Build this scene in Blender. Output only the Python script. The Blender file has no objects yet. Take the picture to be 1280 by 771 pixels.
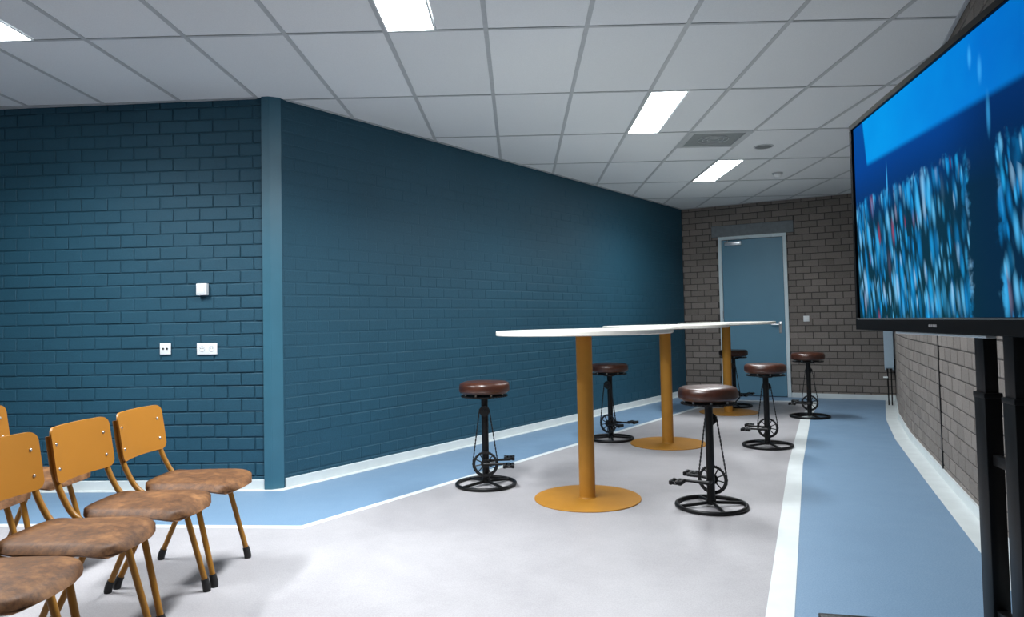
import bpy, bmesh, math, random
from math import sin, cos, pi, radians
from mathutils import Vector, Matrix

random.seed(7)
S = bpy.context.scene
COL = S.collection

# ------------------------------------------------------------------ camera
EYE = 1.21
CZ = EYE + 1.738            # ceiling height
F, YAW, PITCH, ROLL = 869.76, -.0093, .0339, -.0211
def cam_axes():
    cy, sy, cp, sp = cos(YAW), sin(YAW), cos(PITCH), sin(PITCH)
    f = Vector((sy*cp, cy*cp, sp)); r = Vector((cy, -sy, 0)); u = r.cross(f)
    return cos(ROLL)*r + sin(ROLL)*u, -sin(ROLL)*r + cos(ROLL)*u, f
CR, CU, CF = cam_axes()
CAMP = Vector((.760, -4.082, EYE))
cam = bpy.data.cameras.new('camera')
cam.sensor_fit = 'HORIZONTAL'; cam.sensor_width = 36
cam.lens = F*36/1280
cam.shift_y = -13.146/1280
cam.clip_start = .05; cam.clip_end = 60
camo = bpy.data.objects.new('camera', cam); COL.objects.link(camo)
M = Matrix((CR, CU, -CF)).transposed().to_4x4(); M.translation = CAMP
camo.matrix_world = M
S.camera = camo
def project(p):
    q = Vector(p) - CAMP; z = q.dot(CF)
    if z < .1: return None
    return 640 + F*q.dot(CR)/z, 385.5 - 13.146 - F*q.dot(CU)/z, z

# ------------------------------------------------------------------ world, exposure
w = bpy.data.worlds.new('world'); S.world = w; w.use_nodes = True
w.node_tree.nodes['Background'].inputs[0].default_value = (.02, .03, .04, 1)
w.node_tree.nodes['Background'].inputs[1].default_value = .3
S.view_settings.view_transform = 'Standard'
S.view_settings.look = 'None'
S.view_settings.gamma = 1
S.view_settings.exposure = 1.38
LAMP = 9.0                  # glow of every diffuser
LAMP_W = {(-4, -1): 30.0, (0, -1): 40.0, (3, 1): 19.0, (5, 3): 15.0}   # watts each panel throws downwards
LAMP_COL = (.93, .97, 1.0)

# ------------------------------------------------------------------ materials
def nt(name):
    m = bpy.data.materials.new(name); m.use_nodes = True
    return m, m.node_tree, m.node_tree.nodes['Principled BSDF']
def N(t, kind, **kw):
    n = t.nodes.new(kind)
    for k, v in kw.items():
        if k.startswith('i_'):
            key = k[2:]
            n.inputs[int(key) if key.isdigit() else key.replace('_', ' ')].default_value = v
        else: setattr(n, k, v)
    return n
def mix(t, fac, a, b, blend='MIX'):
    n = t.nodes.new('ShaderNodeMix'); n.data_type = 'RGBA'; n.blend_type = blend
    for i, v in ((0, fac), (6, a), (7, b)):
        if isinstance(v, bpy.types.NodeSocket): t.links.new(v, n.inputs[i])
        else: n.inputs[i].default_value = (*v, 1) if isinstance(v, tuple) and len(v) == 3 else v
    return n.outputs[2]
def ramp(t, src, stops):
    n = t.nodes.new('ShaderNodeValToRGB'); el = n.color_ramp.elements
    while len(el) < len(stops): el.new(.5)
    for e, (p, c) in zip(el, stops):
        e.position = p; e.color = (*c, 1) if isinstance(c, tuple) else (c, c, c, 1)
    t.links.new(src, n.inputs[0]); return n.outputs[0]
def math_(t, op, a, b=0.0, c=None):
    n = t.nodes.new('ShaderNodeMath'); n.operation = op
    for i, v in enumerate((a, b) if c is None else (a, b, c)):
        if isinstance(v, bpy.types.NodeSocket): t.links.new(v, n.inputs[i])
        else: n.inputs[i].default_value = v
    return n.outputs[0]
def noise(t, scale, detail=4, rough=.5, vec=None, world=True):
    n = N(t, 'ShaderNodeTexNoise'); n.inputs['Scale'].default_value = scale
    n.inputs['Detail'].default_value = detail; n.inputs['Roughness'].default_value = rough
    if vec is None:
        if world: vec = N(t, 'ShaderNodeNewGeometry').outputs['Position']
        else: vec = N(t, 'ShaderNodeTexCoord').outputs['Object']
    t.links.new(vec, n.inputs['Vector']); return n.outputs[0]
def bump(t, b, h, strength=.3, dist=.002):
    n = N(t, 'ShaderNodeBump'); n.inputs['Strength'].default_value = strength
    n.inputs['Distance'].default_value = dist
    t.links.new(h, n.inputs['Height']); t.links.new(n.outputs[0], b.inputs['Normal'])
def plain(name, col, rough=.5, metal=0.0, var=.06, scale=30, spec=.5, bs=0.0, bscale=200, world=False):
    m, t, b = nt(name)
    n = noise(t, scale, world=world)
    a = tuple(c*(1-var) for c in col); c2 = tuple(min(1, c*(1+var)) for c in col)
    t.links.new(ramp(t, n, [(.3, a), (.7, c2)]), b.inputs['Base Color'])
    b.inputs['Roughness'].default_value = rough; b.inputs['Metallic'].default_value = metal
    b.inputs['Specular IOR Level'].default_value = spec
    if bs: bump(t, b, noise(t, bscale, 3, world=world), bs, .002)
    return m

def painted_brick(name, col, rough=.55):
    m, t, b = nt(name)
    big = noise(t, 1.3, 3); oi = N(t, 'ShaderNodeObjectInfo').outputs['Random']
    fine = noise(t, 90, 6, .7)
    c = ramp(t, big, [(.3, tuple(x*.9 for x in col)), (.7, tuple(x*1.1 for x in col))])
    c = mix(t, .35, c, ramp(t, fine, [(.35, tuple(x*.7 for x in col)), (.7, tuple(x*1.35 for x in col))]))
    t.links.new(c, b.inputs['Base Color']); b.inputs['Roughness'].default_value = rough
    b.inputs['Specular IOR Level'].default_value = .35
    vo = N(t, 'ShaderNodeTexVoronoi'); vo.inputs['Scale'].default_value = 220
    t.links.new(N(t, 'ShaderNodeNewGeometry').outputs['Position'], vo.inputs['Vector'])
    h = math_(t, 'ADD', fine, math_(t, 'MULTIPLY', vo.outputs[0], .4))
    bump(t, b, h, .55, .004)
    return m
def bare_brick(name):
    m, t, b = nt(name)
    geo = N(t, 'ShaderNodeNewGeometry')
    # one tone per brick: a low-frequency cell noise of the island / the object
    rnd = geo.outputs['Random Per Island']
    oi = N(t, 'ShaderNodeObjectInfo').outputs['Random']
    r = math_(t, 'FRACT', math_(t, 'ADD', rnd, oi))
    c = ramp(t, r, [(0, (.150, .130, .115)), (.5, (.200, .175, .156)), (1, (.260, .228, .206))])
    fine = noise(t, 110, 6, .7)
    c = mix(t, .5, c, ramp(t, fine, [(.3, (.11, .093, .082)), (.75, (.30, .262, .235))]))
    t.links.new(c, b.inputs['Base Color']); b.inputs['Roughness'].default_value = .85
    bump(t, b, fine, .6, .004)
    return m
TEAL = (.015, .070, .110)
M_teal = painted_brick('teal_painted_brick', TEAL)
M_teal_long = M_teal
M_tealsmooth = plain('teal_painted_steel', (.034, .125, .180), .4, var=.04, scale=6)
M_brick = bare_brick('grey_brown_brick')
M_mortar = plain('dark_mortar', (.060, .054, .050), .95, bs=.5, world=True)
M_plaster = plain('grey_plaster', (.25, .26, .27), .8, scale=4, world=True)
M_white = plain('white_painted_wood', (.62, .67, .68), .45, var=.05, scale=8, world=True)
M_skirtgrey = plain('white_vinyl_strip', (.60, .64, .64), .5, var=.07, scale=7, world=True)
M_bar = plain('grey_ceiling_profile', (.46, .48, .49), .5, var=.05)
M_trimceil = plain('pale_ceiling_edge', (.42, .44, .46), .5)
M_switch = plain('white_plastic', (.80, .82, .82), .35, var=.01)
M_dark = plain('dark_plastic', (.01, .01, .011), .4)
M_hole = plain('socket_grey', (.16, .16, .16), .5)
M_black = plain('black_powder_coat', (.0035, .0035, .004), .42, var=.2, scale=60, spec=.28)
M_blackmetal = plain('black_cast_metal', (.006, .006, .0065), .42, metal=.2, var=.2, scale=80)
M_chrome = plain('brushed_chrome', (.62, .62, .62), .3, metal=1, var=.03)
M_ochre = plain('ochre_powder_coat', (.42, .190, .022), .45, var=.05, scale=10, spec=.35, bs=.08, bscale=700)
M_ochre_tube = plain('ochre_tube_paint', (.30, .135, .018), .38, var=.06, scale=14, spec=.35)
M_ochre_plate = plain('ochre_back_panel', (.40, .165, .020), .42, var=.03, scale=5, spec=.3)
M_rubber = plain('black_rubber', (.006, .006, .007), .6)
M_tabletop = plain('cream_white_laminate', (.80, .78, .71), .35, var=.02, scale=5)
M_tabledge = plain('cream_table_edge', (.82, .79, .71), .45, var=.04, scale=40)
M_door = plain('steel_blue_door_paint', (.105, .240, .335), .4, var=.03, scale=3, spec=.4)
M_doorframe = plain('pale_blue_frame_paint', (.62, .72, .76), .4, var=.03, scale=5)
M_lintel = plain('grey_concrete_lintel', (.17, .19, .205), .8, var=.1, scale=20, bs=.2)
M_radiator = plain('white_blue_radiator_enamel', (.35, .45, .53), .35, var=.02)
M_vent = plain('grey_vent_grille', (.23, .25, .25), .6, var=.05)
M_speaker = plain('dim_grey_speaker_mesh', (.16, .17, .175), .6)
M_tvframe = plain('black_bezel', (.002, .002, .0025), .5, var=.1, spec=.08)
M_silver = plain('silver_trim', (.60, .64, .68), .3, metal=.8, var=.02)
M_gray_logo = plain('dim_logo_grey', (.25, .25, .26), .4)

def mk_tile():
    m, t, b = nt('ceiling_tile_board')
    f = noise(t, 260, 3, .6); g = noise(t, .8, 2)
    oi = N(t, 'ShaderNodeObjectInfo').outputs['Random']
    c = ramp(t, oi, [(0, (.72, .74, .75)), (1, (.80, .82, .83))])
    c = mix(t, .15, c, ramp(t, g, [(.3, (.66, .68, .69)), (.7, (.84, .85, .86))]))
    c = mix(t, .25, c, ramp(t, f, [(.3, (.55, .57, .58)), (.65, (.84, .85, .86))]))
    t.links.new(c, b.inputs['Base Color']); b.inputs['Roughness'].default_value = .9
    b.inputs['Specular IOR Level'].default_value = .2
    bump(t, b, f, .3, .001); return m
M_tile = mk_tile()

def mk_vinyl(name, c1, c2, c3, rough, scale):
    m, t, b = nt(name)
    a = noise(t, scale, 5, .6); d = noise(t, scale*7, 5, .65); sp = noise(t, 160, 3, .6)
    c = ramp(t, a, [(.3, c1), (.5, c2), (.72, c3)])
    c = mix(t, .30, c, ramp(t, d, [(.3, c1), (.7, c3)]))
    c = mix(t, .08, c, ramp(t, sp, [(.35, (.1, .1, .1)), (.65, (.9, .9, .9))]))
    t.links.new(c, b.inputs['Base Color'])
    t.links.new(ramp(t, d, [(.2, rough-.06), (.8, rough+.08)]), b.inputs['Roughness'])
    b.inputs['Specular IOR Level'].default_value = .4
    bump(t, b, sp, .05, .001); return m
M_grey = mk_vinyl('lilac_grey_vinyl', (.275, .262, .275), (.345, .330, .342), (.405, .390, .402), .50, 1.1)
M_blue = mk_vinyl('blue_vinyl', (.118, .220, .345), (.132, .242, .372), (.148, .262, .395), .46, .9)
M_stripe = plain('white_vinyl_stripe', (.66, .70, .70), .45, var=.05, scale=7, world=True)

def mk_seat_leather(name, dark, mid, light, rough, scale, spec=.5, bs=.18):
    m, t, b = nt(name)
    tc = N(t, 'ShaderNodeTexCoord').outputs['Object']
    oi = N(t, 'ShaderNodeObjectInfo').outputs['Random']
    off = N(t, 'ShaderNodeVectorMath'); off.operation = 'ADD'
    cmb = N(t, 'ShaderNodeCombineXYZ'); t.links.new(math_(t, 'MULTIPLY', oi, 37.0), cmb.inputs[0])
    t.links.new(tc, off.inputs[0]); t.links.new(cmb.outputs[0], off.inputs[1]); v = off.outputs[0]
    a = noise(t, scale, 7, .68, v); d = noise(t, scale*5, 6, .7, v); g = noise(t, 300, 3, .6, v)
    c = ramp(t, a, [(.30, dark), (.50, mid), (.68, light)])
    c = mix(t, .35, c, ramp(t, d, [(.35, dark), (.65, light)]))
    t.links.new(c, b.inputs['Base Color'])
    t.links.new(ramp(t, d, [(.2, rough-.08), (.8, rough+.1)]), b.inputs['Roughness'])
    b.inputs['Specular IOR Level'].default_value = spec
    bump(t, b, math_(t, 'ADD', g, math_(t, 'MULTIPLY', d, 1.5)), bs, .002); return m
M_suede = mk_seat_leather('worn_tan_leather', (.035, .014, .005), (.092, .037, .013), (.27, .125, .045), .58, 8, .3)
M_leather = mk_seat_leather('glossy_chestnut_leather', (.022, .006, .003), (.048, .013, .006), (.085, .025, .010), .32, 6, .6, .05)

def mk_lamp():
    m, t, b = nt('lit_lamp_diffuser')
    n = noise(t, 3, 2)
    c = ramp(t, n, [(0, LAMP_COL), (1, (.9, .98, 1.0))])
    t.links.new(c, b.inputs['Emission Color']); b.inputs['Emission Strength'].default_value = LAMP
    b.inputs['Base Color'].default_value = (.9, .9, .9, 1); return m
M_lamp = mk_lamp()

def mk_screen():
    """object x runs 0..1 from the far end, object y is height 0..1 (scaled mesh coordinates u, v in UV)"""
    m, t, b = nt('television_picture')
    uv = N(t, 'ShaderNodeUVMap'); uv.uv_map = 'UVMap'
    sep = N(t, 'ShaderNodeSeparateXYZ'); t.links.new(uv.outputs[0], sep.inputs[0])
    u, v = sep.outputs[0], sep.outputs[1]          # metres: u 0..1.66, v 0..0.93
    def sm(x, lo, hi):
        n = N(t, 'ShaderNodeMapRange'); n.interpolation_type = 'SMOOTHSTEP'
        t.links.new(x, n.inputs[0]); n.inputs[1].default_value = lo; n.inputs[2].default_value = hi
        return n.outputs[0]
    mul = lambda a, b_: math_(t, 'MULTIPLY', a, b_)
    # backdrop: deep blue above, darker and greener below
    back = ramp(t, math_(t, 'DIVIDE', v, .93), [(0, (.001, .030, .045)), (.45, (.001, .028, .06)), (.62, (.0, .035, .17)), (.75, (.0, .05, .27)), (1, (.0, .07, .32))])
    back = mix(t, mul(sm(u, .9, 1.3), .6), back, (.0, .012, .05))
    # bright window across the top, soft lower edge
    edge = math_(t, 'SUBTRACT', v, math_(t, 'ADD', .705, mul(u, -.022)))
    win = mul(sm(edge, -.018, .015), sm(math_(t, 'ADD', u, mul(v, .20)), .325, .345))
    nz = noise(t, 3, 3, .5, uv.outputs[0])
    wc = ramp(t, math_(t, 'DIVIDE', u, 1.66), [(.08, (.0, .29, .76)), (.45, (.0, .23, .70)), (.7, (.0, .15, .58)), (1, (.0, .10, .42))])
    wc = mix(t, .2, wc, ramp(t, nz, [(.3, (.0, .16, .6)), (.7, (.0, .42, .95))]))
    col = mix(t, win, back, wc)
    # crowd of blurred upright streaks
    def streaks(sx, sy, off, thr, soft, lean=.12):
        mp = N(t, 'ShaderNodeCombineXYZ')
        t.links.new(mul(math_(t, 'ADD', u, mul(v, lean)), sx), mp.inputs[0])
        t.links.new(mul(v, sy), mp.inputs[1]); mp.inputs[2].default_value = off
        vo = N(t, 'ShaderNodeTexVoronoi'); vo.inputs['Scale'].default_value = 1; vo.inputs['Randomness'].default_value = 1
        t.links.new(mp.outputs[0], vo.inputs['Vector'])
        mk = sm(vo.outputs['Distance'], thr, thr-soft)
        sc = N(t, 'ShaderNodeSeparateColor'); t.links.new(vo.outputs['Color'], sc.inputs[0])
        return mk, sc
    def mask(u0, u1, vtop):
        wob = noise(t, 16, 3, .6, uv.outputs[0])
        vv = math_(t, 'ADD', v, mul(math_(t, 'SUBTRACT', wob, .5), .16))
        uu = math_(t, 'ADD', u, mul(math_(t, 'SUBTRACT', wob, .5), .10))
        return mul(mul(sm(vv, vtop+.025, vtop-.015), sm(uu, u0-.01, u0+.02)), sm(uu, u1+.015, u1-.02))
    m1 = mask(-.2, 1.12, .535); m2 = mask(1.30, 3.0, .52)
    mm = math_(t, 'MAXIMUM', m1, m2)
    pal = [(0, (.002, .10, .26)), (.3, (.005, .24, .62)), (.55, (.015, .38, .80)), (.8, (.12, .50, .84)), (.94, (.30, .52, .76)), (.975, (.28, .06, .14)), (1, (.20, .03, .07))]
    for sx, sy, off, thr, soft in ((30, 9, 4.3, .55, .5), (20, 5.5, 0, .60, .55), (25, 7, 2.2, .55, .5), (40, 10, 9.1, .42, .38)):
        k, sc = streaks(sx, sy, off, thr, soft)
        k = mul(mul(k, sm(sc.outputs[1], .10, .38)), mm)
        col = mix(t, mul(k, .9), col, ramp(t, sc.outputs[0], pal))
    # a few thin glows standing above the crowd
    for gu, gv, hu, hv, s_ in ((.43, .57, .010, .11, .8), (1.17, .83, .018, .05, .6), (1.23, .77, .02, .06, .5), (1.27, .62, .018, .09, .45)):
        du = math_(t, 'DIVIDE', math_(t, 'SUBTRACT', u, gu), hu); dv = math_(t, 'DIVIDE', math_(t, 'SUBTRACT', v, gv), hv)
        rr = math_(t, 'SQRT', math_(t, 'ADD', mul(du, du), mul(dv, dv)))
        col = mix(t, mul(sm(rr, 1.0, .1), s_), col, (.05, .45, .95))
    t.links.new(col, b.inputs['Emission Color']); b.inputs['Emission Strength'].default_value = .42; b.inputs['Specular IOR Level'].default_value = 0
    b.inputs['Base Color'].default_value = (.004, .004, .005, 1); b.inputs['Roughness'].default_value = .35
    return m
M_screen = mk_screen()

# ------------------------------------------------------------------ mesh helpers
def link(name, mesh, mat, parent=None, kind=None):
    o = bpy.data.objects.new(name, mesh); COL.objects.link(o)
    if parent is not None: o.parent = parent
    if mat is not None and not mesh.materials: mesh.materials.append(mat)
    if kind: o['kind'] = kind
    return o
def mesh_of(name, bm, mat=None, smooth=None):
    me = bpy.data.meshes.new(name); bmesh.ops.recalc_face_normals(bm, faces=bm.faces)
    bm.to_mesh(me); bm.free()
    if mat is not None: me.materials.append(mat)
    if smooth is not None:
        for p in me.polygons: p.use_smooth = True
        if smooth < 170: me.set_sharp_from_angle(angle=radians(smooth))
    return me
def part(name, bm, mat, parent=None, smooth=None, kind=None):
    return link(name, mesh_of(name, bm, mat, smooth), mat, parent, kind)
def box(bm, x0, x1, y0, y1, z0, z1, bev=0.0, seg=2, rot=None):
    g = bmesh.ops.create_cube(bm, size=1)
    vs = g['verts']
    bmesh.ops.scale(bm, vec=(x1-x0, y1-y0, z1-z0), verts=vs)
    if bev:
        es = list({e for v_ in vs for e in v_.link_edges})
        r = bmesh.ops.bevel(bm, geom=es, offset=bev, segments=seg, profile=.5, affect='EDGES')
        vs = list({v_ for f_ in r['faces'] for v_ in f_.verts} | {v_ for v_ in vs if v_.is_valid})
    c = Vector(((x0+x1)/2, (y0+y1)/2, (z0+z1)/2))
    if rot is not None: bmesh.ops.rotate(bm, cent=(0, 0, 0), matrix=rot, verts=vs)
    bmesh.ops.translate(bm, vec=c, verts=vs)
def tube(bm, pts, r, seg=12, closed=False, caps=True):
    pts = [Vector(p) for p in pts]; n = len(pts); rings = []
    prev = None
    for i, p in enumerate(pts):
        if closed: tg = pts[(i+1) % n] - pts[i-1]
        else: tg = (pts[min(i+1, n-1)] - pts[max(i-1, 0)])
        tg.normalize()
        if prev is None:
            a = Vector((0, 0, 1)) if abs(tg.z) < .9 else Vector((1, 0, 0))
            nx = tg.cross(a).normalized()
        else:
            nx = (prev - tg*prev.dot(tg)).normalized()
        prev = nx; ny = tg.cross(nx)
        rr = r[i] if isinstance(r, (list, tuple)) else r
        rings.append([bm.verts.new(p + rr*(cos(2*pi*k/seg)*nx + sin(2*pi*k/seg)*ny)) for k in range(seg)])
    for i in range(n if closed else n-1):
        a, b = rings[i], rings[(i+1) % n]
        for k in range(seg):
            bm.faces.new((a[k], a[(k+1) % seg], b[(k+1) % seg], b[k]))
    if caps and not closed:
        bm.faces.new(rings[0]); bm.faces.new(rings[-1][::-1])
def lathe(bm, prof, seg=48, axis='Z', c=(0, 0, 0)):
    c = Vector(c); rings = []
    for (r, z) in prof:
        ring = []
        for k in range(seg):
            a = 2*pi*k/seg
            v = Vector((r*cos(a), r*sin(a), z)) if axis == 'Z' else Vector((r*cos(a), z, r*sin(a)))
            ring.append(bm.verts.new(c+v))
        rings.append(ring)
    for a, b in zip(rings, rings[1:]):
        for k in range(seg): bm.faces.new((a[k], a[(k+1) % seg], b[(k+1) % seg], b[k]))
    bm.faces.new(rings[0][::-1]); bm.faces.new(rings[-1])
def extr(bm, poly, z0, z1):
    a = [bm.verts.new((x, y, z0)) for x, y in poly]; b = [bm.verts.new((x, y, z1)) for x, y in poly]
    n = len(poly)
    for k in range(n): bm.faces.new((a[k], a[(k+1) % n], b[(k+1) % n], b[k]))
    bm.faces.new(a[::-1]); bm.faces.new(b)
def arc(c, r, a0, a1, n, plane='XZ'):
    out = []
    for i in range(n+1):
        a = a0 + (a1-a0)*i/n
        if plane == 'XZ': out.append(Vector((c[0]+r*cos(a), c[1], c[2]+r*sin(a))))
        else: out.append(Vector((c[0]+r*cos(a), c[1]+r*sin(a), c[2])))
    return out
def fillet(pts, rad, n=6):
    """round the inner corners of a 3-D polyline"""
    pts = [Vector(p) for p in pts]; out = [pts[0]]
    for i in range(1, len(pts)-1):
        p = pts[i]; a = (pts[i-1]-p); b = (pts[i+1]-p); r = min(rad, a.length*.45, b.length*.45)
        s, e = p+a.normalized()*r, p+b.normalized()*r
        for k in range(n+1):
            q = k/n; out.append((1-q)**2*s + 2*q*(1-q)*p + q*q*e)
    out.append(pts[-1]); return out
def thing(name, label, cat, loc=(0, 0, 0), rz=0, group=None):
    o = bpy.data.objects.new(name, None); COL.objects.link(o); o.empty_display_size = .1
    o.location = loc; o.rotation_euler = (0, 0, rz); o['label'] = label; o['category'] = cat
    if group: o['group'] = group
    return o
def kids(o): return [c for c in COL.objects if c.parent == o]
def dup(root, loc, rz, label, group=None):
    r = root.copy(); COL.objects.link(r); r.location = loc; r.rotation_euler = (0, 0, rz); r['label'] = label
    for ch in kids(root):
        c = ch.copy(); COL.objects.link(c); c.parent = r
        for g in kids(ch):
            d = g.copy(); COL.objects.link(d); d.parent = c
    return r

# ------------------------------------------------------------------ room outline (plan, metres)
W0 = Vector((-1.05, 1.14))                     # protruding corner with the steel column
WL = Vector((-6.0, 1.38))                      # far end of the left wall
A = Vector((3.40, 7.06)); B = Vector((5.99, 5.70))
RIGHT = [B, Vector((5.07, 3.93)), Vector((4.49, 2.66)), Vector((3.79, .95)), Vector((3.18, -.57)), Vector((2.72, -1.75)), Vector((2.50, -2.9)), Vector((2.50, -7.0))]
LEFT = [WL, W0]; LONG = [W0, A]; END = [A, B]
def xR(y):
    for p, q in zip(RIGHT, RIGHT[1:]):
        if q.y <= y <= p.y: return p.x + (q.x-p.x)*(y-p.y)/(q.y-p.y)
    return 2.5 if y < -7 else B.x
def xL(y): return W0.x + (A.x-W0.x)*(y-W0.y)/(A.y-W0.y)

# backing walls (the mortar plane sits 5 mm behind the brick faces)
def backing(name, pts, mat, rec, thick=.12, z1=CZ+.12):
    """pts run so that the room lies to the right of the direction of travel"""
    bm = bmesh.new(); inner, outer = [], []
    n = len(pts)
    for i, p in enumerate(pts):
        t0 = (pts[i]-pts[i-1]).normalized() if i else (pts[1]-pts[0]).normalized()
        t1 = (pts[i+1]-pts[i]).normalized() if i < n-1 else t0
        t_ = (t0+t1).normalized(); o = Vector((-t_.y, t_.x))
        inner.append(p + o*rec); outer.append(p + o*(rec+thick))
    extr(bm, [tuple(v) for v in inner + outer[::-1]], 0, z1)
    return part(name, bm, mat, kind='structure')
wall_left = backing('wall_left', [WL, W0-Vector((.0, -.003))], M_teal, .004)
wall_long = backing('wall_back', [W0, A], M_teal_long, .003)
wall_end = backing('wall_end', [A, B], M_mortar, .006)
wall_right = backing('wall_right', RIGHT, M_mortar, .006)
wall_near = backing('wall_near', [Vector((2.62, -7)), Vector((-6.12, -7))], M_plaster, 0)
wall_side = backing('wall_far_left', [Vector((-6, -7)), Vector((-6, 1.5))], M_plaster, 0)

# ------------------------------------------------------------------ bricks
BL, BH = .208, .0965
def brick_geo(bm, wd, ht, dep, rng, M4=None, c=.0035, vary=.0013, gx=.005):
    """face toward local -Y, centred on the origin; dep = how far the face stands out"""
    g = .0050; hx, hz = wd/2-gx, ht/2-g; j = .0011
    R = lambda: rng.uniform(-j, j)
    d = dep + rng.uniform(-vary, vary)
    def ring(x, z, y): return [(sx*x+R(), y, sz*z+R()) for sx, sz in ((-1, -1), (1, -1), (1, 1), (-1, 1))]
    def top(x, z, y):
        a = ring(x, z, y)                      # edge midpoints keep the outline slightly uneven
        out = []
        for k in range(4):
            p, q = a[k], a[(k+1) % 4]
            out += [p, ((p[0]+q[0])/2+R()*.6, y+R()*.5, (p[2]+q[2])/2+R()*.8)]
        return out
    rings = [top(hx, hz, .004), top(hx, hz, -d+min(.0025, c*.6)), top(hx-c, hz-c, -d)]
    vs = [[bm.verts.new(M4 @ Vector(p) if M4 else p) for p in r] for r in rings]
    for a, b in zip(vs, vs[1:]):
        for k in range(8): bm.faces.new((a[k], a[(k+1) % 8], b[(k+1) % 8], b[k]))
    bm.faces.new(vs[-1])
def brick_wall(path, parent, mat, dep, tag_, soft=.0035, vary=.0013, gx=.005, course=0.0, s_off=0.0, openings=(), z_off=0.0, only=None, keep=300, s_lim=None):
    rng = random.Random(tag_); crs = [rng.uniform(-course, course) for _ in range(60)]
    L = [0.0]
    for p, q in zip(path, path[1:]): L.append(L[-1] + (q-p).length)
    def at(s):
        for i in range(len(path)-1):
            if s <= L[i+1] or i == len(path)-2:
                t_ = (path[i+1]-path[i]).normalized(); return path[i] + t_*(s-L[i]), t_
    smax = L[-1] if s_lim is None else s_lim
    cand = []
    nrow = int(math.ceil((CZ+.02)/BH))
    for r in range(nrow):
        z0, z1 = r*BH + z_off, (r+1)*BH + z_off
        if z0 > CZ-.01: break
        z1 = min(z1, CZ+.01)
        s = -BL + s_off + (BL/2 if r % 2 else 0)
        while s < smax:
            a, b = max(s, 0.0), min(s+BL, smax)
            segs = [(a, b)]
            for (o0, o1, oz0, oz1) in openings:
                if z1-.02 > oz0 and z0+.02 < oz1:
                    new = []
                    for (p, q) in segs:
                        if q <= o0 or p >= o1: new.append((p, q)); continue
                        if p < o0: new.append((p, o0))
                        if q > o1: new.append((o1, q))
                    segs = new
            for (p, q) in segs:
                if q-p > .03: cand.append((p, q, z0, z1))
            for (o0, o1, oz0, oz1) in openings:          # low bricks closing the course above or below an opening
                p, q = max(a, o0), min(b, o1)
                if q-p > .03 and z1-.02 > oz0 and z0+.02 < oz1:
                    if z1-oz1 > .022: cand.append((p, q, oz1, z1))
                    if oz0-z0 > .022: cand.append((p, q, z0, oz0))
            s += BL
    scored = []
    for (p, q, z0, z1) in cand:
        P0, t_ = at(p); P1, _ = at(q); Pm, tm = at((p+q)/2)
        a = project((P0.x, P0.y, z0)); b = project((P1.x, P1.y, z1)); area = 0
        if a and b:
            x0, x1 = sorted((a[0], b[0])); y0, y1 = sorted((a[1], b[1]))
            if x1 > 0 and x0 < 1280 and y1 > 0 and y0 < 771: area = (x1-x0)*(y1-y0)
            if only and not only((x0+x1)/2, (y0+y1)/2): area = 0
        scored.append((area, p, q, z0, z1, Pm, tm))
    order = sorted(range(len(scored)), key=lambda i: -scored[i][0])
    single = {i for i in order[:keep] if scored[i][0] > 60}
    cache = {}; rest = bmesh.new(); nrest = 0
    for i, (ar, p, q, z0, z1, Pm, tm) in enumerate(scored):
        ang = math.atan2(tm.y, tm.x)            # local x along the wall; room is on the right = local -y
        M4 = Matrix.Translation((Pm.x, Pm.y, (z0+z1)/2)) @ Matrix.Rotation(ang + rng.uniform(-.004, .004), 4, 'Z')
        M4 = M4 @ Matrix.Translation((0, .005, 0))
        Ms = M4 @ Matrix.Translation((0, -crs[round(z0/BH)], 0))
        if i in single:
            key = (round(q-p, 2), round(z1-z0, 2), rng.randrange(7))
            if key not in cache:
                bm = bmesh.new(); brick_geo(bm, q-p, z1-z0, dep, rng, None, soft, vary, gx)
                cache[key] = mesh_of('brick', bm, mat)
            o = link('brick', cache[key], mat, parent); o.matrix_world = Ms
        else:
            brick_geo(rest, q-p, z1-z0, dep + crs[round(z0/BH)], rng, M4, soft, vary, gx); nrest += 1
    if nrest: part('brick_courses', rest, mat, parent, kind='stuff')
    else: rest.free()
brick_wall(LEFT, wall_left, M_teal, .0062, 1, s_off=.09)
brick_wall(LONG, wall_long, M_teal_long, .0040, 2, .0045, .0009, .0022, .0012, s_off=.05)
# door opening measured along the end wall from its left corner
te = (B-A).normalized()
def s_end(x): return (x-A.x)/te.x
D0, D1 = s_end(3.90), s_end(4.785)             # outer sides of the frame
DZ = 2.455
LI0, LI1 = s_end(3.815), s_end(4.875)
def not_tv(x, y):
    return not (x > 1065 and y < 411 and y > 157-.858*(x-1065)) and not (1213 < x < 1242) and not (1250 < x)
brick_wall(END, wall_end, M_brick, .0050, 3, s_off=.12, openings=((D0, D1, -1, DZ), (LI0, LI1, DZ, 2.632)), only=not_tv)
brick_wall(RIGHT, wall_right, M_brick, .0050, 4, s_off=.03, only=not_tv)

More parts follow.
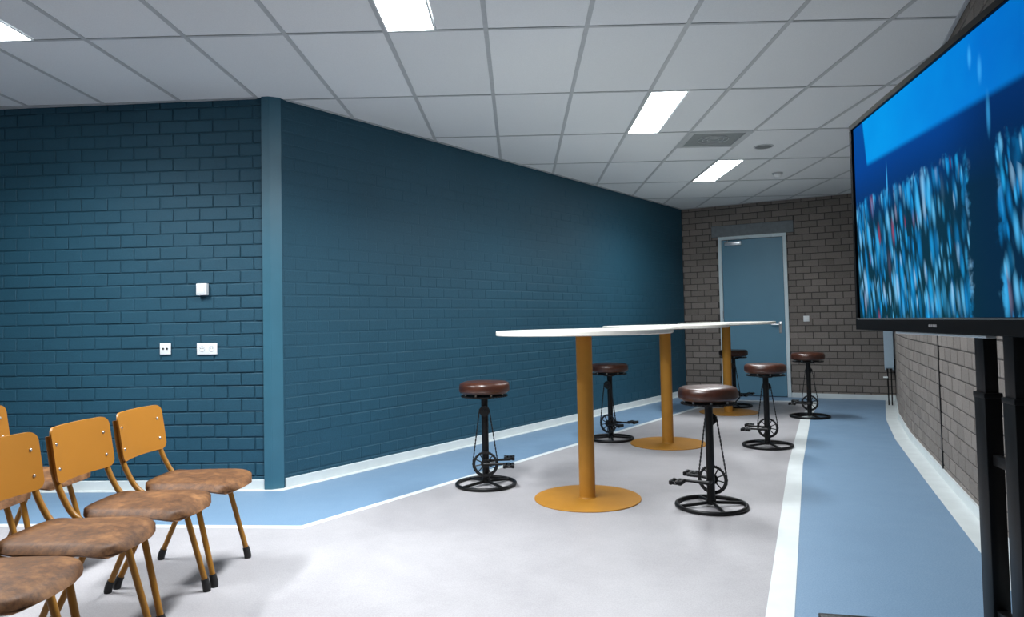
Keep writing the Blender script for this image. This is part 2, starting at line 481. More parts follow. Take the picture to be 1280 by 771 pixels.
# ------------------------------------------------------------------ floor
bm = bmesh.new(); extr(bm, [(-6.2, -7.2), (6.6, -7.2), (6.6, 7.6), (-6.2, 7.6)], -.1, 0)
floor = part('floor', bm, M_blue, kind='structure')
def sheet(name, poly, mat, h, parent=None):
    bm = bmesh.new(); extr(bm, poly, 0.0002, h); return part(name, bm, mat, parent or floor)
def offs(poly, d):
    """offset an open polyline to its right by d (mitred)"""
    out = []; n = len(poly)
    for i in range(n):
        t0 = (poly[i]-poly[i-1]).normalized() if i else None
        t1 = (poly[i+1]-poly[i]).normalized() if i < n-1 else None
        if t0 is None: t0 = t1
        if t1 is None: t1 = t0
        n0 = Vector((t0.y, -t0.x)); n1 = Vector((t1.y, -t1.x)); m_ = (n0+n1).normalized()
        out.append(poly[i] + m_*(d/max(.3, m_.dot(n0))))
    return out
# outline of the grey field = outer edge of the white stripe
G = [Vector((-6.0, .42)), Vector((-2.5, .325)), Vector((-.585, .165)), Vector((3.30, 5.40+.22)), Vector((3.66, 6.24)),
     Vector((4.93, 5.737)), Vector((4.10, 4.034)), Vector((3.05, 1.66)), Vector((1.843, -1.23)), Vector((1.30, -2.5)), Vector((1.30, -7.0))]
# stripe widths: thin to the left, wide to the right
def stripe(name, pts, wdt):
    q = offs(pts, wdt); sheet(name, [tuple(v) for v in pts + q[::-1]], M_stripe, .0022)
sheet('grey_vinyl_field', [tuple(v) for v in G] + [(-6.0, -7.0)], M_grey, .0012)
stripe('white_border_stripe', G[:5], .055)
stripe('white_border_stripe', G[4:6], .075)
stripe('white_border_stripe', G[5:], .108)
# pale strip along the walls
def wallstrip(pts, wdt, ms=None):
    q = offs(pts, wdt); return sheet('pale_edge_strip', [tuple(v) for v in pts + q[::-1]], M_skirtgrey, .0018)
wallstrip([WL, W0, A], .075)
wallstrip(RIGHT[:], .135)

# skirting boards
def skirting(name, pts, h=.07, t_=.014, mat=M_white, back=.004):
    q = offs(pts, t_); p0 = offs(pts, -back)
    bm = bmesh.new(); extr(bm, [tuple(v) for v in p0 + q[::-1]], .0018, h)
    bmesh.ops.bevel(bm, geom=[e for e in bm.edges if all(abs(v.co.z-h) < 1e-4 for v in e.verts)], offset=.003, segments=1, affect='EDGES')
    return part(name, bm, mat, kind='structure')
tl = (W0-WL).normalized(); tg = (A-W0).normalized()
skirting('baseboard_left', [WL, W0 - tl*.085])
skirting('baseboard_back', [W0 + tg*.045, A])
skirting('baseboard_end', [A, A+te*D0])
skirting('baseboard_end.001', [A+te*D1, B])
skirting('baseboard_right', RIGHT)

# steel column on the protruding corner
bm = bmesh.new()
n_l = Vector((tl.y, -tl.x)); n_g = Vector((tg.y, -tg.x))
c0 = W0 - tl*.108 - n_l*.03; c1 = W0 - tl*.108 + n_l*.030; c2 = W0 + n_l*.030 - tl*.046
c3 = W0 + tg*.030 + n_g*.014; c4 = W0 + tg*.035 - n_g*.03
extr(bm, [tuple(c) for c in (c0, c1, c2, c3, c4)], .002, CZ+.01)
bmesh.ops.bevel(bm, geom=[e for e in bm.edges if abs(e.verts[0].co.z-e.verts[1].co.z) > 1], offset=.004, segments=2, affect='EDGES')
part('trim_1', bm, M_tealsmooth, kind='structure')

# ------------------------------------------------------------------ ceiling
bm = bmesh.new(); extr(bm, [(-6.2, -7.2), (6.6, -7.2), (6.6, 7.6), (-6.2, 7.6)], CZ+.09, CZ+.19)
ceiling = part('ceiling', bm, M_plaster, kind='structure')
def clip(poly, P, n_):
    """keep the side where (x-P).n >= 0"""
    out = []
    for i in range(len(poly)):
        a, b = poly[i-1], poly[i]; da, db = (a-P).dot(n_), (b-P).dot(n_)
        if da >= 0: 
            if db >= 0: out.append(b)
            else: out.append(a + (b-a)*(da/(da-db)))
        elif db >= 0:
            out.append(a + (b-a)*(da/(da-db))); out.append(b)
    return out
def room_clip(poly):
    """pieces of a small convex polygon that lie inside the room"""
    y0 = min(v.y for v in poly); y1 = max(v.y for v in poly)
    res = []
    # right side
    pr0, pr1 = Vector((xR(y0), y0)), Vector((xR(min(y1, B.y)), min(y1, B.y)))
    if pr1.y-pr0.y > 1e-3:
        d = pr1-pr0; poly = clip(poly, pr0, Vector((-d.y, d.x)))
    if len(poly) < 3: return []
    poly = clip(poly, A, Vector((te.y, -te.x)))
    if len(poly) < 3: return []
    a = clip(poly, W0, Vector((-1, 0))); b = clip(poly, W0, Vector((1, 0)))
    if len(a) >= 3:
        a = clip(a, W0, n_l)
        if len(a) >= 3: res.append(a)
    if len(b) >= 3:
        b = clip(b, W0, n_g)
        if len(b) >= 3: res.append(b)
    out = []
    for p in res:
        q = [p[i] for i in range(len(p)) if (p[i]-p[i-1]).length > 1e-4]
        ar = abs(sum(q[i-1].x*q[i].y-q[i].x*q[i-1].y for i in range(len(q))))/2 if len(q) > 2 else 0
        if ar > 2e-4: out.append(q)
    return out
def rect(x0, x1, y0, y1): return [Vector(p) for p in ((x0, y0), (x1, y0), (x1, y1), (x0, y1))]
TX, TY, HB = .6, 1.2, .014
LAMPS = {(-4, -1), (0, -1), (3, 1), (5, 3)}
VENT = (4, 2)
def tile(x0, x1, y0, y1):
    ps = room_clip(rect(x0, x1, y0, y1))
    if not ps: return
    bm = bmesh.new()
    for p in ps: extr(bm, [tuple(v) for v in p], CZ+.004, CZ+.018)
    part('ceiling_tile', bm, M_tile, ceiling)
def bar(x0, x1, y0, y1, name='ceiling_bar', h=.012):
    ps = room_clip(rect(x0, x1, y0, y1))
    if not ps: return
    bm = bmesh.new()
    for p in ps: extr(bm, [tuple(v) for v in p], CZ, CZ+h)
    part(name, bm, M_bar, ceiling)
for i in range(-10, 11):
    for j in range(-6, 7):
        x0, x1, y0, y1 = i*TX+HB, (i+1)*TX-HB, j*TY+HB, (j+1)*TY-HB
        if (i, j) in LAMPS: x0 = i*TX+.3+HB*.6
        if (i, j) == VENT: y0 = j*TY+.6+HB*.4
        tile(x0, x1, y0, y1)
for i in range(-9, 11):
    for j in range(-6, 7):                 # main runner, in lengths of one tile
        bar(i*TX-HB, i*TX+HB, j*TY, (j+1)*TY)
for i in range(-10, 11):
    for j in range(-5, 7): bar(i*TX+HB, (i+1)*TX-HB, j*TY-HB*.8, j*TY+HB*.8, 'cross_bar')
# pale angle where the ceiling meets the walls, dark shadow gap under it
def angle(name, pts):
    q = offs(pts, .024); p0 = offs(pts, .007)
    bm = bmesh.new(); extr(bm, [tuple(v) for v in p0 + q[::-1]], CZ-.006, CZ+.004)
    return part(name, bm, M_trimceil, kind='structure')
angle('trim_2', [WL, W0 - tl*.15]); angle('trim_3', [W0 + tg*.08, A]); angle('trim_4', [A+te*.02, B-te*.02]); angle('trim_5', RIGHT)

def ceiling_lamp(i, j, label):
    x0, y0 = i*TX+HB*.7, j*TY+HB*.7; x1, y1 = i*TX+.3, (j+1)*TY-HB*.7
    cx, cy = (x0+x1)/2, (y0+y1)/2
    t = thing('ceiling_lamp', label, 'lamp', (cx, cy, CZ), 0, 'rectangular ceiling panel lamps')
    hx, hy = (x1-x0)/2, (y1-y0)/2
    bm = bmesh.new()
    for a in ((-hx, -hx+.010, -hy, hy), (hx-.010, hx, -hy, hy), (-hx+.010, hx-.010, -hy, -hy+.010), (-hx+.010, hx-.010, hy-.010, hy)):
        box(bm, *a, -.003, .016, .001, 1)
    part('frame', bm, M_switch, t)
    bm = bmesh.new(); box(bm, -hx+.0102, hx-.0102, -hy+.0102, hy-.0102, .000, .010)
    part('diffuser', bm, M_lamp, t)
    la = bpy.data.lights.new('panel_light', 'AREA'); la.shape = 'RECTANGLE'; la.size = 2*hx-.03; la.size_y = 2*hy-.03
    la.energy = LAMP_W[(i, j)]; la.color = LAMP_COL; la.spread = radians(146)
    lo = bpy.data.objects.new('panel_light', la); COL.objects.link(lo); lo.location = (cx, cy, CZ-.006)
lab = {(-4, -1): 'lit white ceiling panel cut off by the upper left corner of the view',
       (0, -1): 'lit white ceiling panel at the top edge of the view, left of centre',
       (3, 1): 'larger lit ceiling panel beside the square air vent',
       (5, 3): 'farthest lit ceiling panel, nearest the blue door'}
for k in sorted(LAMPS): ceiling_lamp(*k, lab[k])

# air vent, speaker, smoke detector
t = thing('air_vent', 'square grey ceiling air vent with round inner grille, right of a lit panel', 'vent', (4.5*TX, 2*TY+.3, CZ))
hv = .3-HB*.4; bm = bmesh.new()
for a in ((-hv, -hv+.05, -hv, hv), (hv-.05, hv, -hv, hv), (-hv+.05, hv-.05, -hv, -hv+.05), (-hv+.05, hv-.05, hv-.05, hv)): box(bm, *a, -.003, .006)
part('frame', bm, M_bar, t)
bm = bmesh.new(); box(bm, -hv+.0502, hv-.0502, -hv+.0502, hv-.0502, .001, .006); part('grille_plate', bm, M_vent, t)
for rr in (.055, .1, .145):
    bm = bmesh.new(); tube(bm, arc((0, 0, -.001), rr, 0, 2*pi*47/48, 47, 'XY'), .0045, 6, closed=True); part('grille_ring', bm, M_bar, t, 60)
t = thing('ceiling_speaker', 'round flat grey ceiling speaker beyond the air vent', 'speaker', (3.31, 3.035, CZ+.004))
bm = bmesh.new(); lathe(bm, [(.098, 0), (.098, -.004), (.092, -.008), (.084, -.008), (.084, -.005)], 40); part('rim', bm, M_bar, t, 40)
bm = bmesh.new(); lathe(bm, [(.0838, -.0052), (.07, -.0085), (.04, -.0095)], 40); part('mesh_cover', bm, M_speaker, t, 40)
t = thing('smoke_detector', 'small white dome smoke detector on the ceiling near the far wall', 'detector', (3.95, 4.38, CZ+.004))
bm = bmesh.new(); lathe(bm, [(.062, 0), (.062, -.012), (.055, -.018)], 32); part('base', bm, M_bar, t, 40)
bm = bmesh.new(); lathe(bm, [(.042, -.018), (.042, -.030), (.038, -.044), (.028, -.054), (.01, -.058)], 32); part('dome', bm, M_switch, t, 60)

# ------------------------------------------------------------------ wall fittings
def on_wall(P, t_):            # frame: local x along wall, local -y into the room
    return math.atan2(t_.y, t_.x)
aL = on_wall(WL, tl)
def left_at(x): 
    s = (x-WL.x)/tl.x; p = WL + tl*s; return p
def fix(name, label, cat, x, z, wall='L', out=.0065):
    if wall == 'L': p = left_at(x) + n_l*out; a = aL
    else:
        s = s_end(x); ne = Vector((te.y, -te.x)); p = A + te*s + ne*out; a = math.atan2(te.y, te.x)
    return thing(name, label, cat, (p.x, p.y, z), a)
t = fix('light_switch', 'white surface mounted switch box high on the teal left wall', 'switch', -1.622, 1.502)
bm = bmesh.new(); box(bm, -.040, .040, -.040, 0, -.044, .044, .004); part('housing', bm, M_switch, t, 40)
bm = bmesh.new(); box(bm, -.032, .026, -.046, -.0402, -.034, .034, .003, rot=Matrix.Rotation(radians(3), 3, 'X')); part('rocker', bm, M_switch, t, 40)
t = fix('wall_socket', 'single small white socket plate on the teal left wall', 'socket', -1.920, 1.060)
bm = bmesh.new(); box(bm, -.042, .042, -.010, 0, -.043, .043, .003); part('plate', bm, M_switch, t, 40)
for sx in (-1, 1):
    bm = bmesh.new(); lathe(bm, [(.008, 0), (.008, -.0015)], 16, 'Y', (sx*.015, -.0102, 0)); part('hole', bm, M_dark, t)
t = fix('wall_socket', 'double white socket plate under the switch on the teal left wall', 'socket', -1.596, 1.054)
bm = bmesh.new(); box(bm, -.078, .078, -.010, 0, -.043, .043, .003); part('plate', bm, M_switch, t, 40)
for sx in (-1, 1):
    r = part('socket_ring', (lambda b_: (tube(b_, arc((sx*.037, -.0105, 0), .021, 0, 2*pi*23/24, 23), .0022, 6, closed=True), b_)[1])(bmesh.new()), M_bar, t, 60)
    bm = bmesh.new(); lathe(bm, [(.0188, -.0004), (.0188, -.0012)], 24, 'Y', (sx*.037, -.0100, 0)); part('socket_well', bm, M_switch, t, 40)
    for s2 in (-1, 1):
        bm = bmesh.new(); lathe(bm, [(.0038, 0), (.0038, -.0015)], 10, 'Y', (sx*.037+s2*.0095, -.0114, .004)); part('hole', bm, M_hole, t)
t = fix('light_switch', 'small square white switch on the brick wall beside the blue door', 'switch', 4.997, 1.163, 'E', .006)
bm = bmesh.new(); box(bm, -.040, .040, -.012, 0, -.042, .042, .003); part('plate', bm, M_switch, t, 40)
bm = bmesh.new(); box(bm, -.028, .028, -.016, -.0122, -.030, .030, .002); part('rocker', bm, M_switch, t, 40)

# ------------------------------------------------------------------ door in the end wall
ae = math.atan2(te.y, te.x); ne = Vector((te.y, -te.x))
dm = A + te*((D0+D1)/2); DW = (D1-D0)/2
door = bpy.data.objects.new('door_1', None); COL.objects.link(door); door['kind'] = 'structure'
door.location = (dm.x, dm.y, 0); door.rotation_euler = (0, 0, ae)
bm = bmesh.new()
fw = .052
for sx in (-1, 1):
    a, b = sorted((sx*DW, sx*(DW-fw))); box(bm, a, b, -.022, .05, .002, DZ-fw-.0002, .003, 1)
box(bm, -DW, DW, -.022, .05, DZ-fw, DZ, .003, 1)
part('door_frame', bm, M_doorframe, door, 40)
bm = bmesh.new(); box(bm, -DW+fw+.004, DW-fw-.004, -.006, .04, .010, DZ-fw-.006, .002, 1)
leaf = part('door_leaf', bm, M_door, door, 40)
bm = bmesh.new(); box(bm, -DW+fw, DW-fw, .045, .06, .002, DZ-fw); part('door_rebate', bm, M_dark, door)
# hinges on the left
for z in (.25, 1.25, 1.95):
    bm = bmesh.new(); lathe(bm, [(.008, -.05), (.008, .05)], 10, 'Z', (-DW+fw-.002, -.026, z)); part('hinge', bm, M_chrome, door, 40)
# closer
bm = bmesh.new(); box(bm, -DW+fw+.05, -DW+fw+.30, -.058, -.0065, DZ-fw-.090, DZ-fw-.035, .005); part('closer_body', bm, M_silver, door, 40)
bm = bmesh.new(); box(bm, -DW+fw+.22, DW-fw-.15, -.045, -.0225, DZ-.048, DZ-.026, .002); part('closer_rail', bm, M_doorframe, door, 40)
bm = bmesh.new(); tube(bm, [(-DW+fw+.10, -.050, DZ-fw-.036), (-DW+fw+.10, -.050, DZ-fw+.005), (-DW+fw+.42, -.052, DZ-fw+.012)], .006, 8); part('closer_arm', bm, M_silver, door, 40)
hx = DW-fw-.07
bm = bmesh.new(); box(bm, hx-.022, hx+.022, -.013, -.0062, .955, 1.125, .004); pl = part('handle_plate', bm, M_chrome, door, 40)
bm = bmesh.new(); tube(bm, fillet([(hx, -.012, 1.085), (hx, -.058, 1.085), (hx-.125, -.058, 1.085)], .018), .0095, 10); part('door_handle', bm, M_chrome, door, 60)
bm = bmesh.new(); lathe(bm, [(.014, 0), (.014, -.014), (.010, -.018)], 16, 'Y', (hx, -.013, 1.0)); part('lock_cylinder', bm, M_chrome, door, 40)
# lintel
bm = bmesh.new(); box(bm, -(LI1-LI0)/2, (LI1-LI0)/2, -.014, .01, DZ+.001, 2.632, .004, 1)
li = part('trim_6', bm, M_lintel, kind='structure'); lm = A + te*((LI0+LI1)/2); li.location = (lm.x, lm.y, 0); li.rotation_euler = (0, 0, ae)

# ------------------------------------------------------------------ radiator on the right wall, next to the end wall
tr = (RIGHT[1]-RIGHT[0]).normalized(); nr = Vector((tr.y, -tr.x)); ar = math.atan2(tr.y, tr.x)
rp = B + tr*.40 + nr*.075
rad = thing('radiator', 'pale blue white panel radiator in the corner beside the end wall', 'radiator', (rp.x, rp.y, 0), ar)
for yy in (-.045, .045):
    bm = bmesh.new(); box(bm, -.27, .27, yy-.008, yy+.008, .47, 1.05, .006); part('panel', bm, M_radiator, rad, 40)
bm = bmesh.new()
for k in range(13): box(bm, -.25+k*.0417-.012, -.25+k*.0417+.012, -.036, .036, .49, 1.04)
part('convector_fins', bm, M_radiator, rad)
bm = bmesh.new(); box(bm, -.275, .275, -.055, .055, 1.05, 1.062, .003); part('top_grille', bm, M_radiator, rad)
for sx in (-1, 1):
    bm = bmesh.new(); box(bm, sx*.272-.004, sx*.272+.004, -.055, .055, .50, 1.05, .003); part('side_cover', bm, M_radiator, rad)
for yy in (-.02, .02):
    bm = bmesh.new(); tube(bm, fillet([(.20, yy, .49), (.20, yy, .35), (.20, yy, .0025)], .02), .008, 8); part('pipe', bm, M_black, rad, 60)
bm = bmesh.new(); tube(bm, [(.20, -.02, .37), (.20, -.075, .37)], [.013, .010], 10); part('valve', bm, M_switch, rad, 60)
bm = bmesh.new(); box(bm, -.02, .02, .052, .0745, .6, 1.0); part('bracket', bm, M_silver, rad)
# expansion joint and dark downpipe line on the right wall
def right_at(s):
    L = 0
    for p, q in zip(RIGHT, RIGHT[1:]):
        l = (q-p).length
        if s <= L+l: t_ = (q-p)/l; return p+t_*(s-L), t_
        L += l
P, t_ = right_at(5.10)
bm = bmesh.new(); box(bm, -.007, .007, -.0075, .01, .07, CZ-.01)
o = part('trim_7', bm, M_dark, kind='structure'); o.location = (P.x, P.y, 0); o.rotation_euler = (0, 0, math.atan2(t_.y, t_.x))

# ------------------------------------------------------------------ tables
def bar_table(x, y, label, rz):
    t = thing('bar_table', label, 'table', (x, y, .0012), rz, 'round standing tables')
    bm = bmesh.new(); lathe(bm, [(.358, 0), (.36, .002), (.36, .006), (.357, .008), (.06, .0085)], 72); part('base_plate', bm, M_ochre, t, 30)
    bm = bmesh.new(); lathe(bm, [(.060, .0086), (.0555, .014), (.0545, .022), (.0545, 1.103)], 40); part('pole', bm, M_ochre, t, 40)
    bm = bmesh.new(); lathe(bm, [(.17, 1.1032), (.17, 1.112)], 40); part('mounting_plate', bm, M_ochre, t, 30)
    bm = bmesh.new(); lathe(bm, [(.592, 1.1125), (.600, 1.117), (.600, 1.140), (.597, 1.1435)], 96)
    top = part('tabletop', bm, M_tabledge, t, 30)
    bm = bmesh.new(); lathe(bm, [(.5968, 1.1436), (.596, 1.1450), (.30, 1.1451)], 96); part('laminate', bm, M_tabletop, top, 30)
bar_table(1.20, .690, 'nearest round standing table, white top on a thick ochre pole', 0)
bar_table(2.175, 2.700, 'middle one of the row of white-topped ochre standing tables', 0)
bar_table(3.400, 4.840, 'farthest white-topped ochre standing table, in front of the blue door', 0)

# ------------------------------------------------------------------ stools
def stool(loc, ang, label, tilt=(0, 0)):
    """post on the origin, cranks point along +x, chainring on the -y side"""
    t = thing('bar_stool', label, 'stool', (loc[0], loc[1], .0012), ang, 'bicycle crank bar stools')
    bm = bmesh.new(); tube(bm, arc((0, 0, .0135), .216, 0, 2*pi*71/72, 71, 'XY'), .0135, 12, closed=True); part('base_ring', bm, M_black, t, 60)
    for k in range(2):
        a = ang0 = radians(38 + 90*k); 
        bm = bmesh.new(); tube(bm, [(-.206*cos(a), -.206*sin(a), .0145), (0, 0, .030 + .004*k), (.206*cos(a), .206*sin(a), .0145)], .0105, 10); part('base_spoke', bm, M_black, t, 60)
    bm = bmesh.new(); lathe(bm, [(.030, .018), (.030, .05), (.0255, .052), (.0255, .662)], 24); part('post', bm, M_black, t, 40)
    # toothed seat carrier
    bm = bmesh.new(); n = 44; poly = []
    for k in range(n):
        for fr, rr in ((0, .166), (.25, .174), (.5, .174), (.75, .166)):
            a = 2*pi*(k+fr)/n; poly.append((rr*cos(a), rr*sin(a)))
    extr(bm, poly, .656, .666); lathe(bm, [(.06, .640), (.06, .655)], 24); 
    part('seat_carrier', bm, M_blackmetal, t)
    for k in range(8):
        a = 2*pi*(k+.5)/8; bm = bmesh.new(); lathe(bm, [(.008, 0), (.008, .011), (.005, .014)], 8, 'Z', (.145*cos(a), .145*sin(a), .6665)); 
        part('bolt', bm, M_chrome, t, 40)
    bm = bmesh.new()
    prof = [(.150, .6812), (.172, .683), (.183, .692), (.188, .708), (.189, .724), (.186, .744), (.178, .757), (.162, .764), (.13, .768), (.08, .770), (.02, .7705)]
    lathe(bm, prof, 56)
    for v in bm.verts:
        rr = math.hypot(v.co.x, v.co.y); a = math.atan2(v.co.y, v.co.x)
        v.co.z += tilt[0]*v.co.x + tilt[1]*v.co.y + .0015*sin(3*a+1)*rr/.18
        f = 1 + .006*sin(7*a); 
        if rr > .17: v.co.x *= f; v.co.y *= f
    cu = part('seat', bm, M_leather, t, 60)
    bm = bmesh.new(); tube(bm, [(.1885*cos(q), .1885*sin(q), .703 + tilt[0]*.1885*cos(q)+tilt[1]*.1885*sin(q)) for q in [2*pi*i/56 for i in range(56)]], .0025, 6, closed=True); part('seam', bm, M_leather, cu, 60)
    # top sprocket, chainring
    yc = -.046; zc, zs = .166, .548; RC, RS = .094, .036
    bm = bmesh.new(); lathe(bm, [(RS-.006, yc-.004), (RS, yc-.004), (RS, yc+.004), (RS-.006, yc+.004)], 24, 'Y', (0, 0, zs)); lathe(bm, [(.016, yc-.012), (.016, -.02)], 16, 'Y', (0, 0, zs))
    part('top_sprocket', bm, M_blackmetal, t, 40)
    bm = bmesh.new(); n = 40
    # outer toothed annulus
    def annulus(r0, r1f, y0, y1, n):
        ri = []
        for k in range(n):
            a = 2*pi*k/n; r1 = r1f(k)
            ri.append([bm.verts.new((r_*cos(a), y_, zc + r_*sin(a))) for r_, y_ in ((r0, y0), (r1, y0), (r1, y1), (r0, y1))])
        for k in range(n):
            p, q = ri[k], ri[(k+1) % n]
            for e in range(4): bm.faces.new((p[e], p[(e+1) % 4], q[(e+1) % 4], q[e]))
    annulus(.074, lambda k: RC if k % 2 else RC-.006, yc-.002, yc+.002, 84)
    annulus(.012, lambda k: .034, yc-.004, yc+.004, 24)
    for k in range(10):
        a = 2*pi*(k+.3)/10
        tube(bm, [(.030*cos(a), yc, zc+.030*sin(a)), (.077*cos(a), yc, zc+.077*sin(a))], .0045, 6)
    part('chainring', bm, M_blackmetal, t)
    # chain: two straight runs and the two wraps
    pts = []
    dz = zs-zc; al = math.asin((RC-RS)/dz); R1, R2 = RC-.002, RS+.002
    for k in range(25): a = pi-al + (pi+2*al)*k/24; pts.append((R1*cos(a), zc+R1*sin(a)))
    for k in range(10): a = al + (pi-2*al)*k/9; pts.append((R2*cos(a), zs+R2*sin(a)))
    full = []
    for i in range(len(pts)):
        p, q = Vector(pts[i]), Vector(pts[(i+1) % len(pts)]); full.append((p, q))
    tot = sum((q-p).length for p, q in full); nl = int(tot/.0125); step = tot/nl
    bm = bmesh.new(); acc = 0; idx = 0; cur = []
    s = 0; seg_i = 0; seg_s = 0
    for k in range(nl):
        target = k*step
        while seg_s + (full[seg_i][1]-full[seg_i][0]).length < target: seg_s += (full[seg_i][1]-full[seg_i][0]).length; seg_i += 1
        p, q = full[seg_i]; d = (q-p).normalized(); c = p + d*(target-seg_s)
        a = math.atan2(d.y, d.x); wdt = .0042 if k % 2 else .0030; hh = .0050 if k % 2 else .0036
        m4 = Matrix.Translation((c.x, yc, c.y)) @ Matrix.Rotation(-a, 4, 'Y')
        g = bmesh.ops.create_cube(bm, size=1); bmesh.ops.scale(bm, vec=(step*.98, wdt*2, hh*2), verts=g['verts']); bmesh.ops.transform(bm, matrix=m4, verts=g['verts'])
    part('chain', bm, M_blackmetal, t)
    bm = bmesh.new(); lathe(bm, [(.019, -.066), (.019, .066)], 16, 'Y', (0, 0, zc)); part('bottom_bracket', bm, M_black, t, 40)
    for sy, dzz in ((-1, .004), (1, .004)):
        bm = bmesh.new(); y = sy*.072
        tube(bm, [(-.012, y, zc), (.0, y, zc), (.09, y+sy*.006, zc+dzz*.5), (.172, y+sy*.010, zc+dzz), (.182, y+sy*.010, zc+dzz)], [.014, .014, .0085, .0105, .009], 10)
        cr = part('crank_arm', bm, M_black, t, 60)
        ycn = y+sy*.070; xx = .174
        bm = bmesh.new()
        tube(bm, [(xx, y+sy*.008, zc+dzz), (xx, ycn+sy*.045, zc+dzz)], .007, 8)
        part('pedal_axle', bm, M_chrome, t, 60)
        bm = bmesh.new()
        for xo in (-.030, .030): box(bm, xx+xo-.011, xx+xo+.011, ycn-.044, ycn+.044, zc+dzz-.0135, zc+dzz+.0135, .004, 1)
        for yo in (-.040, .040): box(bm, xx-.020, xx+.020, ycn+yo-.005, ycn+yo+.005, zc+dzz-.010, zc+dzz+.010, .002, 1)
        box(bm, xx-.010, xx+.010, ycn-.034, ycn+.034, zc+dzz-.009, zc+dzz+.009, .003, 1)
        part('pedal', bm, M_black, t, 30)
    return t
stool((.490, 1.130), radians(0), 'stool standing by itself left of the nearest table, reddish brown seat')
stool((1.665, 2.995), radians(-40), 'stool half hidden behind the pole of the nearest table')
stool((1.965, .420), radians(149), 'nearest stool, white shine on its seat, right of the nearest table')
stool((3.050, 2.460), radians(155), 'stool right of the middle table, standing before the white floor stripe')
stool((4.195, 4.270), radians(152), 'stool right of the blue door, its base on the white floor stripe')
stool((3.655, 5.400), radians(-35), 'stool hidden behind the pole of the farthest table, in front of the blue door')

# ------------------------------------------------------------------ chairs
def seat_bm():
    """upholstered seat pad: x forward, closed surface from a grid"""
    bm = bmesh.new(); nx, ny = 22, 18; x0, x1, hw = -.158, .305, .205
    def outline(u):                         # half width at u in 0..1, back to front
        w_ = hw*(.90 + .10*math.sin(min(1, u*1.25)*pi/2))
        e = min(u, 1-u)
        rc = .16 if u > .5 else .12
        if e < rc: w_ *= (1-.42*(1-math.sqrt(max(0, 1-(1-e/rc)**2)))) if u > .5 else (1-.40*(1-math.sqrt(max(0, 1-(1-e/rc)**2))))
        return w_
    def pos(i, j, top):
        u = i/nx; v = -1 + 2*j/ny; w_ = outline(u); x = x0 + (x1-x0)*u; y = v*w_
        x += -.030*(v**4)*(1 if u > .5 else -1)*abs(2*u-1)**2
        eu = min(u, 1-u)*(x1-x0); ev = (1-abs(v))*w_
        ed = min(1, min(eu, ev)/.045); round_ = math.sqrt(max(0, 1-(1-ed)**2))
        zc = .447 - .012*max(0, (u-.70)/.30)**2*2 + .010*max(0, (.2-u)/.2)
        crown = .012*(1-v*v)*math.sin(pi*min(1, u*.95+.05)) 
        if top: return (x, y, zc + .024*round_ + crown)
        return (x, y, zc - .016*round_)
    T = [[bm.verts.new(pos(i, j, True)) for j in range(ny+1)] for i in range(nx+1)]
    Bm = [[T[i][j] if i in (0, nx) or j in (0, ny) else bm.verts.new(pos(i, j, False)) for j in range(ny+1)] for i in range(nx+1)]
    for i in range(nx):
        for j in range(ny):
            bm.faces.new((T[i][j], T[i+1][j], T[i+1][j+1], T[i][j+1]))
            f = (Bm[i][j], Bm[i][j+1], Bm[i+1][j+1], Bm[i+1][j])
            if len(set(f)) == 4 and not all(v in (T[i][j], T[i][j+1], T[i+1][j+1], T[i+1][j]) for v in f): bm.faces.new(f)
            elif len(set(f)) == 4: pass
    return bm
